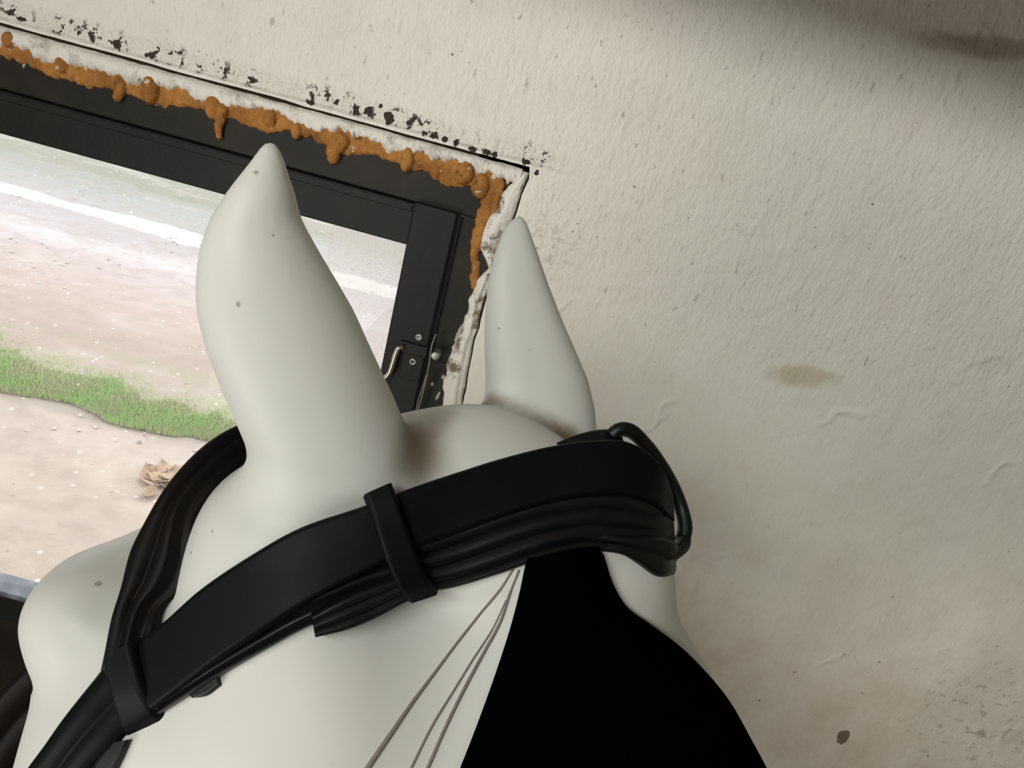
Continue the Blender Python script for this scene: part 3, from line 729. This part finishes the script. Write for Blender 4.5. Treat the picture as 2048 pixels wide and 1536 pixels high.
# lower flap ending in a square end
strap('padding_flap', [(622, 1225, .437), (680, 1193, .442), (740, 1168, .449), (800, 1146, .457), (850, 1128, .463)], [(630, 1272, .438), (695, 1257, .444), (750, 1233, .452), (805, 1203, .460), (850, 1186, .466)], .004,
      ridges(.004, 3, .002), M_leather2, br, 50, .006, .005, nu=40)
# flat outer strap
topA = [(250, 1305, .460), (335, 1238, .453), (400, 1180, .447), (500, 1112, .441), (600, 1056, .443), (735, 1010, .451), (800, 985, .458), (900, 950, .470), (1000, 918, .483), (1100, 893, .496), (1180, 882, .505), (1255, 884, .515), (1312, 925, .525), (1338, 990, .54)]
topB = [(310, 1420, .442), (370, 1375, .438), (440, 1322, .434), (530, 1262, .432), (620, 1205, .435), (720, 1150, .444), (820, 1098, .455), (900, 1072, .464), (1000, 1035, .474), (1100, 1005, .485), (1180, 990, .493), (1250, 990, .502), (1305, 1012, .515), (1340, 1045, .535)]
strap('crownpiece', topA, topB, .005, flat(.0035, .05), M_leather, br, 120, .009, .011, nu=32, label='smooth broad outer strap over the poll')
# tail of the pad folding under on the far side
strap('far_padding', [(1190, 1060, .500), (1250, 1070, .503), (1305, 1072, .512), (1345, 1080, .525), (1352, 1092, .54)], [(1195, 1100, .503), (1238, 1106, .505), (1275, 1128, .51), (1310, 1152, .52), (1335, 1150, .54)], .006, ridges(.003, 2, .002), M_leather2, br, 40, nu=24)
# upper rear edge of the crown padding seen above the strap
strap('rear_padding', [(1100, 893, .54), (1150, 872, .54), (1190, 862, .545), (1235, 858, .55)], [(1105, 925, .53), (1160, 905, .53), (1210, 900, .53), (1250, 905, .535)], .006, flat(.003), M_leather2, br, 40, nu=16)
# loose narrow strap bowing away behind the crown, seen on edge
lp = [(1222, 872, .54), (1238, 860, .54), (1262, 863, .545), (1290, 888, .55), (1318, 925, .555), (1345, 972, .56), (1363, 1018, .56), (1370, 1055, .555), (1362, 1085, .55), (1345, 1100, .54), (1322, 1104, .53), (1300, 1100, .525)]
P = catmull([cp(*q) for q in lp], 90); T = np.gradient(P, axis=0); T /= np.linalg.norm(T, axis=1)[:, None]
V = []; Fc = []; zax = np.array([.15, .1, 1.0])
for i in range(90):
    w = zax-T[i]*(zax@T[i]); w /= np.linalg.norm(w); nn = np.cross(T[i], w)
    for a in range(16):
        an = 2*math.pi*a/16; c_, s_ = math.cos(an), math.sin(an)
        V.append(P[i]+nn*.0036*np.sign(c_)*abs(c_)**.6*1.45+w*.011*np.sign(s_)*abs(s_)**.6)
for i in range(89):
    for a in range(16): Fc.append((i*16+a, i*16+(a+1) % 16, i*16+16+(a+1) % 16, i*16+16+a))
Fc.append(tuple(range(16))); Fc.append(tuple(89*16+a for a in range(16)))
mesh_obj('loose_strap', c2w(np.array(V)), Fc, M_leather2, br)['label'] = 'narrow strap bowing free behind the crown, seen on edge'
# keeper loop round the crownpiece
strap('keeper', [(728, 990, .444), (742, 1030, .442), (757, 1078, .442), (775, 1130, .444), (797, 1175, .449), (815, 1200, .458)], [(783, 966, .450), (800, 1010, .447), (818, 1060, .447), (838, 1115, .449), (858, 1155, .454), (876, 1180, .463)], .010,
      flat(.0035, .12), M_leather, br, 50, .021, .021, nu=20, label='leather keeper loop across the crownpiece')
# browband: passes in front of the ears, meets the crownpiece low on the left
bo = [(205, 1345, .468), (216, 1300, .470), (228, 1230, .474), (242, 1175, .478), (262, 1100, .487), (290, 1045, .495), (330, 980, .505), (375, 925, .517), (425, 880, .530), (480, 850, .545), (560, 830, .56), (640, 830, .58)]
bi = [(300, 1340, .462), (302, 1296, .463), (309, 1256, .468), (324, 1216, .476), (364, 1184, .482), (386, 1140, .486), (386, 1085, .490), (392, 1032, .497), (430, 978, .508), (468, 942, .520), (505, 914, .535), (580, 885, .565), (650, 880, .59)]
strap('browband', bo, bi, .006, lambda u: (.003+.003*abs(math.sin(math.pi*2.6*u)))*min(1, (min(u, 1-u)/.06+.02)**.5)*(1 if u < .62 else max(.25, 1-(u-.62)*4)), M_leather3, br, 110, nu=54, bow=.05, offB=.004, label='rounded padded browband in front of the ears')
# browband loop wrapping the crownpiece
strap('browband_loop', [(208, 1325, .452), (216, 1360, .450), (228, 1400, .448), (240, 1440, .450), (250, 1482, .455)], [(268, 1278, .452), (280, 1330, .447), (296, 1378, .444), (318, 1412, .445), (342, 1425, .452)], .010, flat(.004, .15), M_leather, br, 40, nu=20)
# cheekpiece going down
strap('cheekpiece', [(240, 1290, .458), (200, 1345, .458), (160, 1395, .456), (125, 1440, .455), (90, 1490, .455), (50, 1545, .455), (10, 1610, .455)], [(320, 1420, .455), (262, 1470, .452), (230, 1500, .450), (200, 1530, .450), (170, 1565, .450), (130, 1620, .450), (90, 1680, .452)],
      .008, ridges(.003, 2, .0025), M_leather, br, 60, nu=40, bow=.05)
strap('cheek_backing', [(228, 1484), (205, 1506), (180, 1540), (150, 1590)], [(256, 1480), (243, 1510), (226, 1545), (195, 1600)], .003, flat(.001), M_leather2, br, 30, nu=10, offA=.004, offB=.004)
strap('strap_end', [(372, 1378), (400, 1362), (432, 1342)], [(386, 1396), (410, 1392), (438, 1372)], .003, flat(.001), M_leather2, br, 20, nu=10, offA=.003, offB=.003)
# strap on the far side of the face
strap('noseband', [(140, 1275, .60), (75, 1316, .60), (40, 1345, .60), (0, 1385, .60), (-50, 1440, .60), (-110, 1520, .60)], [(150, 1420, .62), (95, 1450, .62), (60, 1490, .62), (30, 1530, .62), (-10, 1600, .62), (-60, 1680, .62)], .008, ridges(.004, 2, .0025), M_leather3, br, 50, nu=30)
# stitching along the crown padding
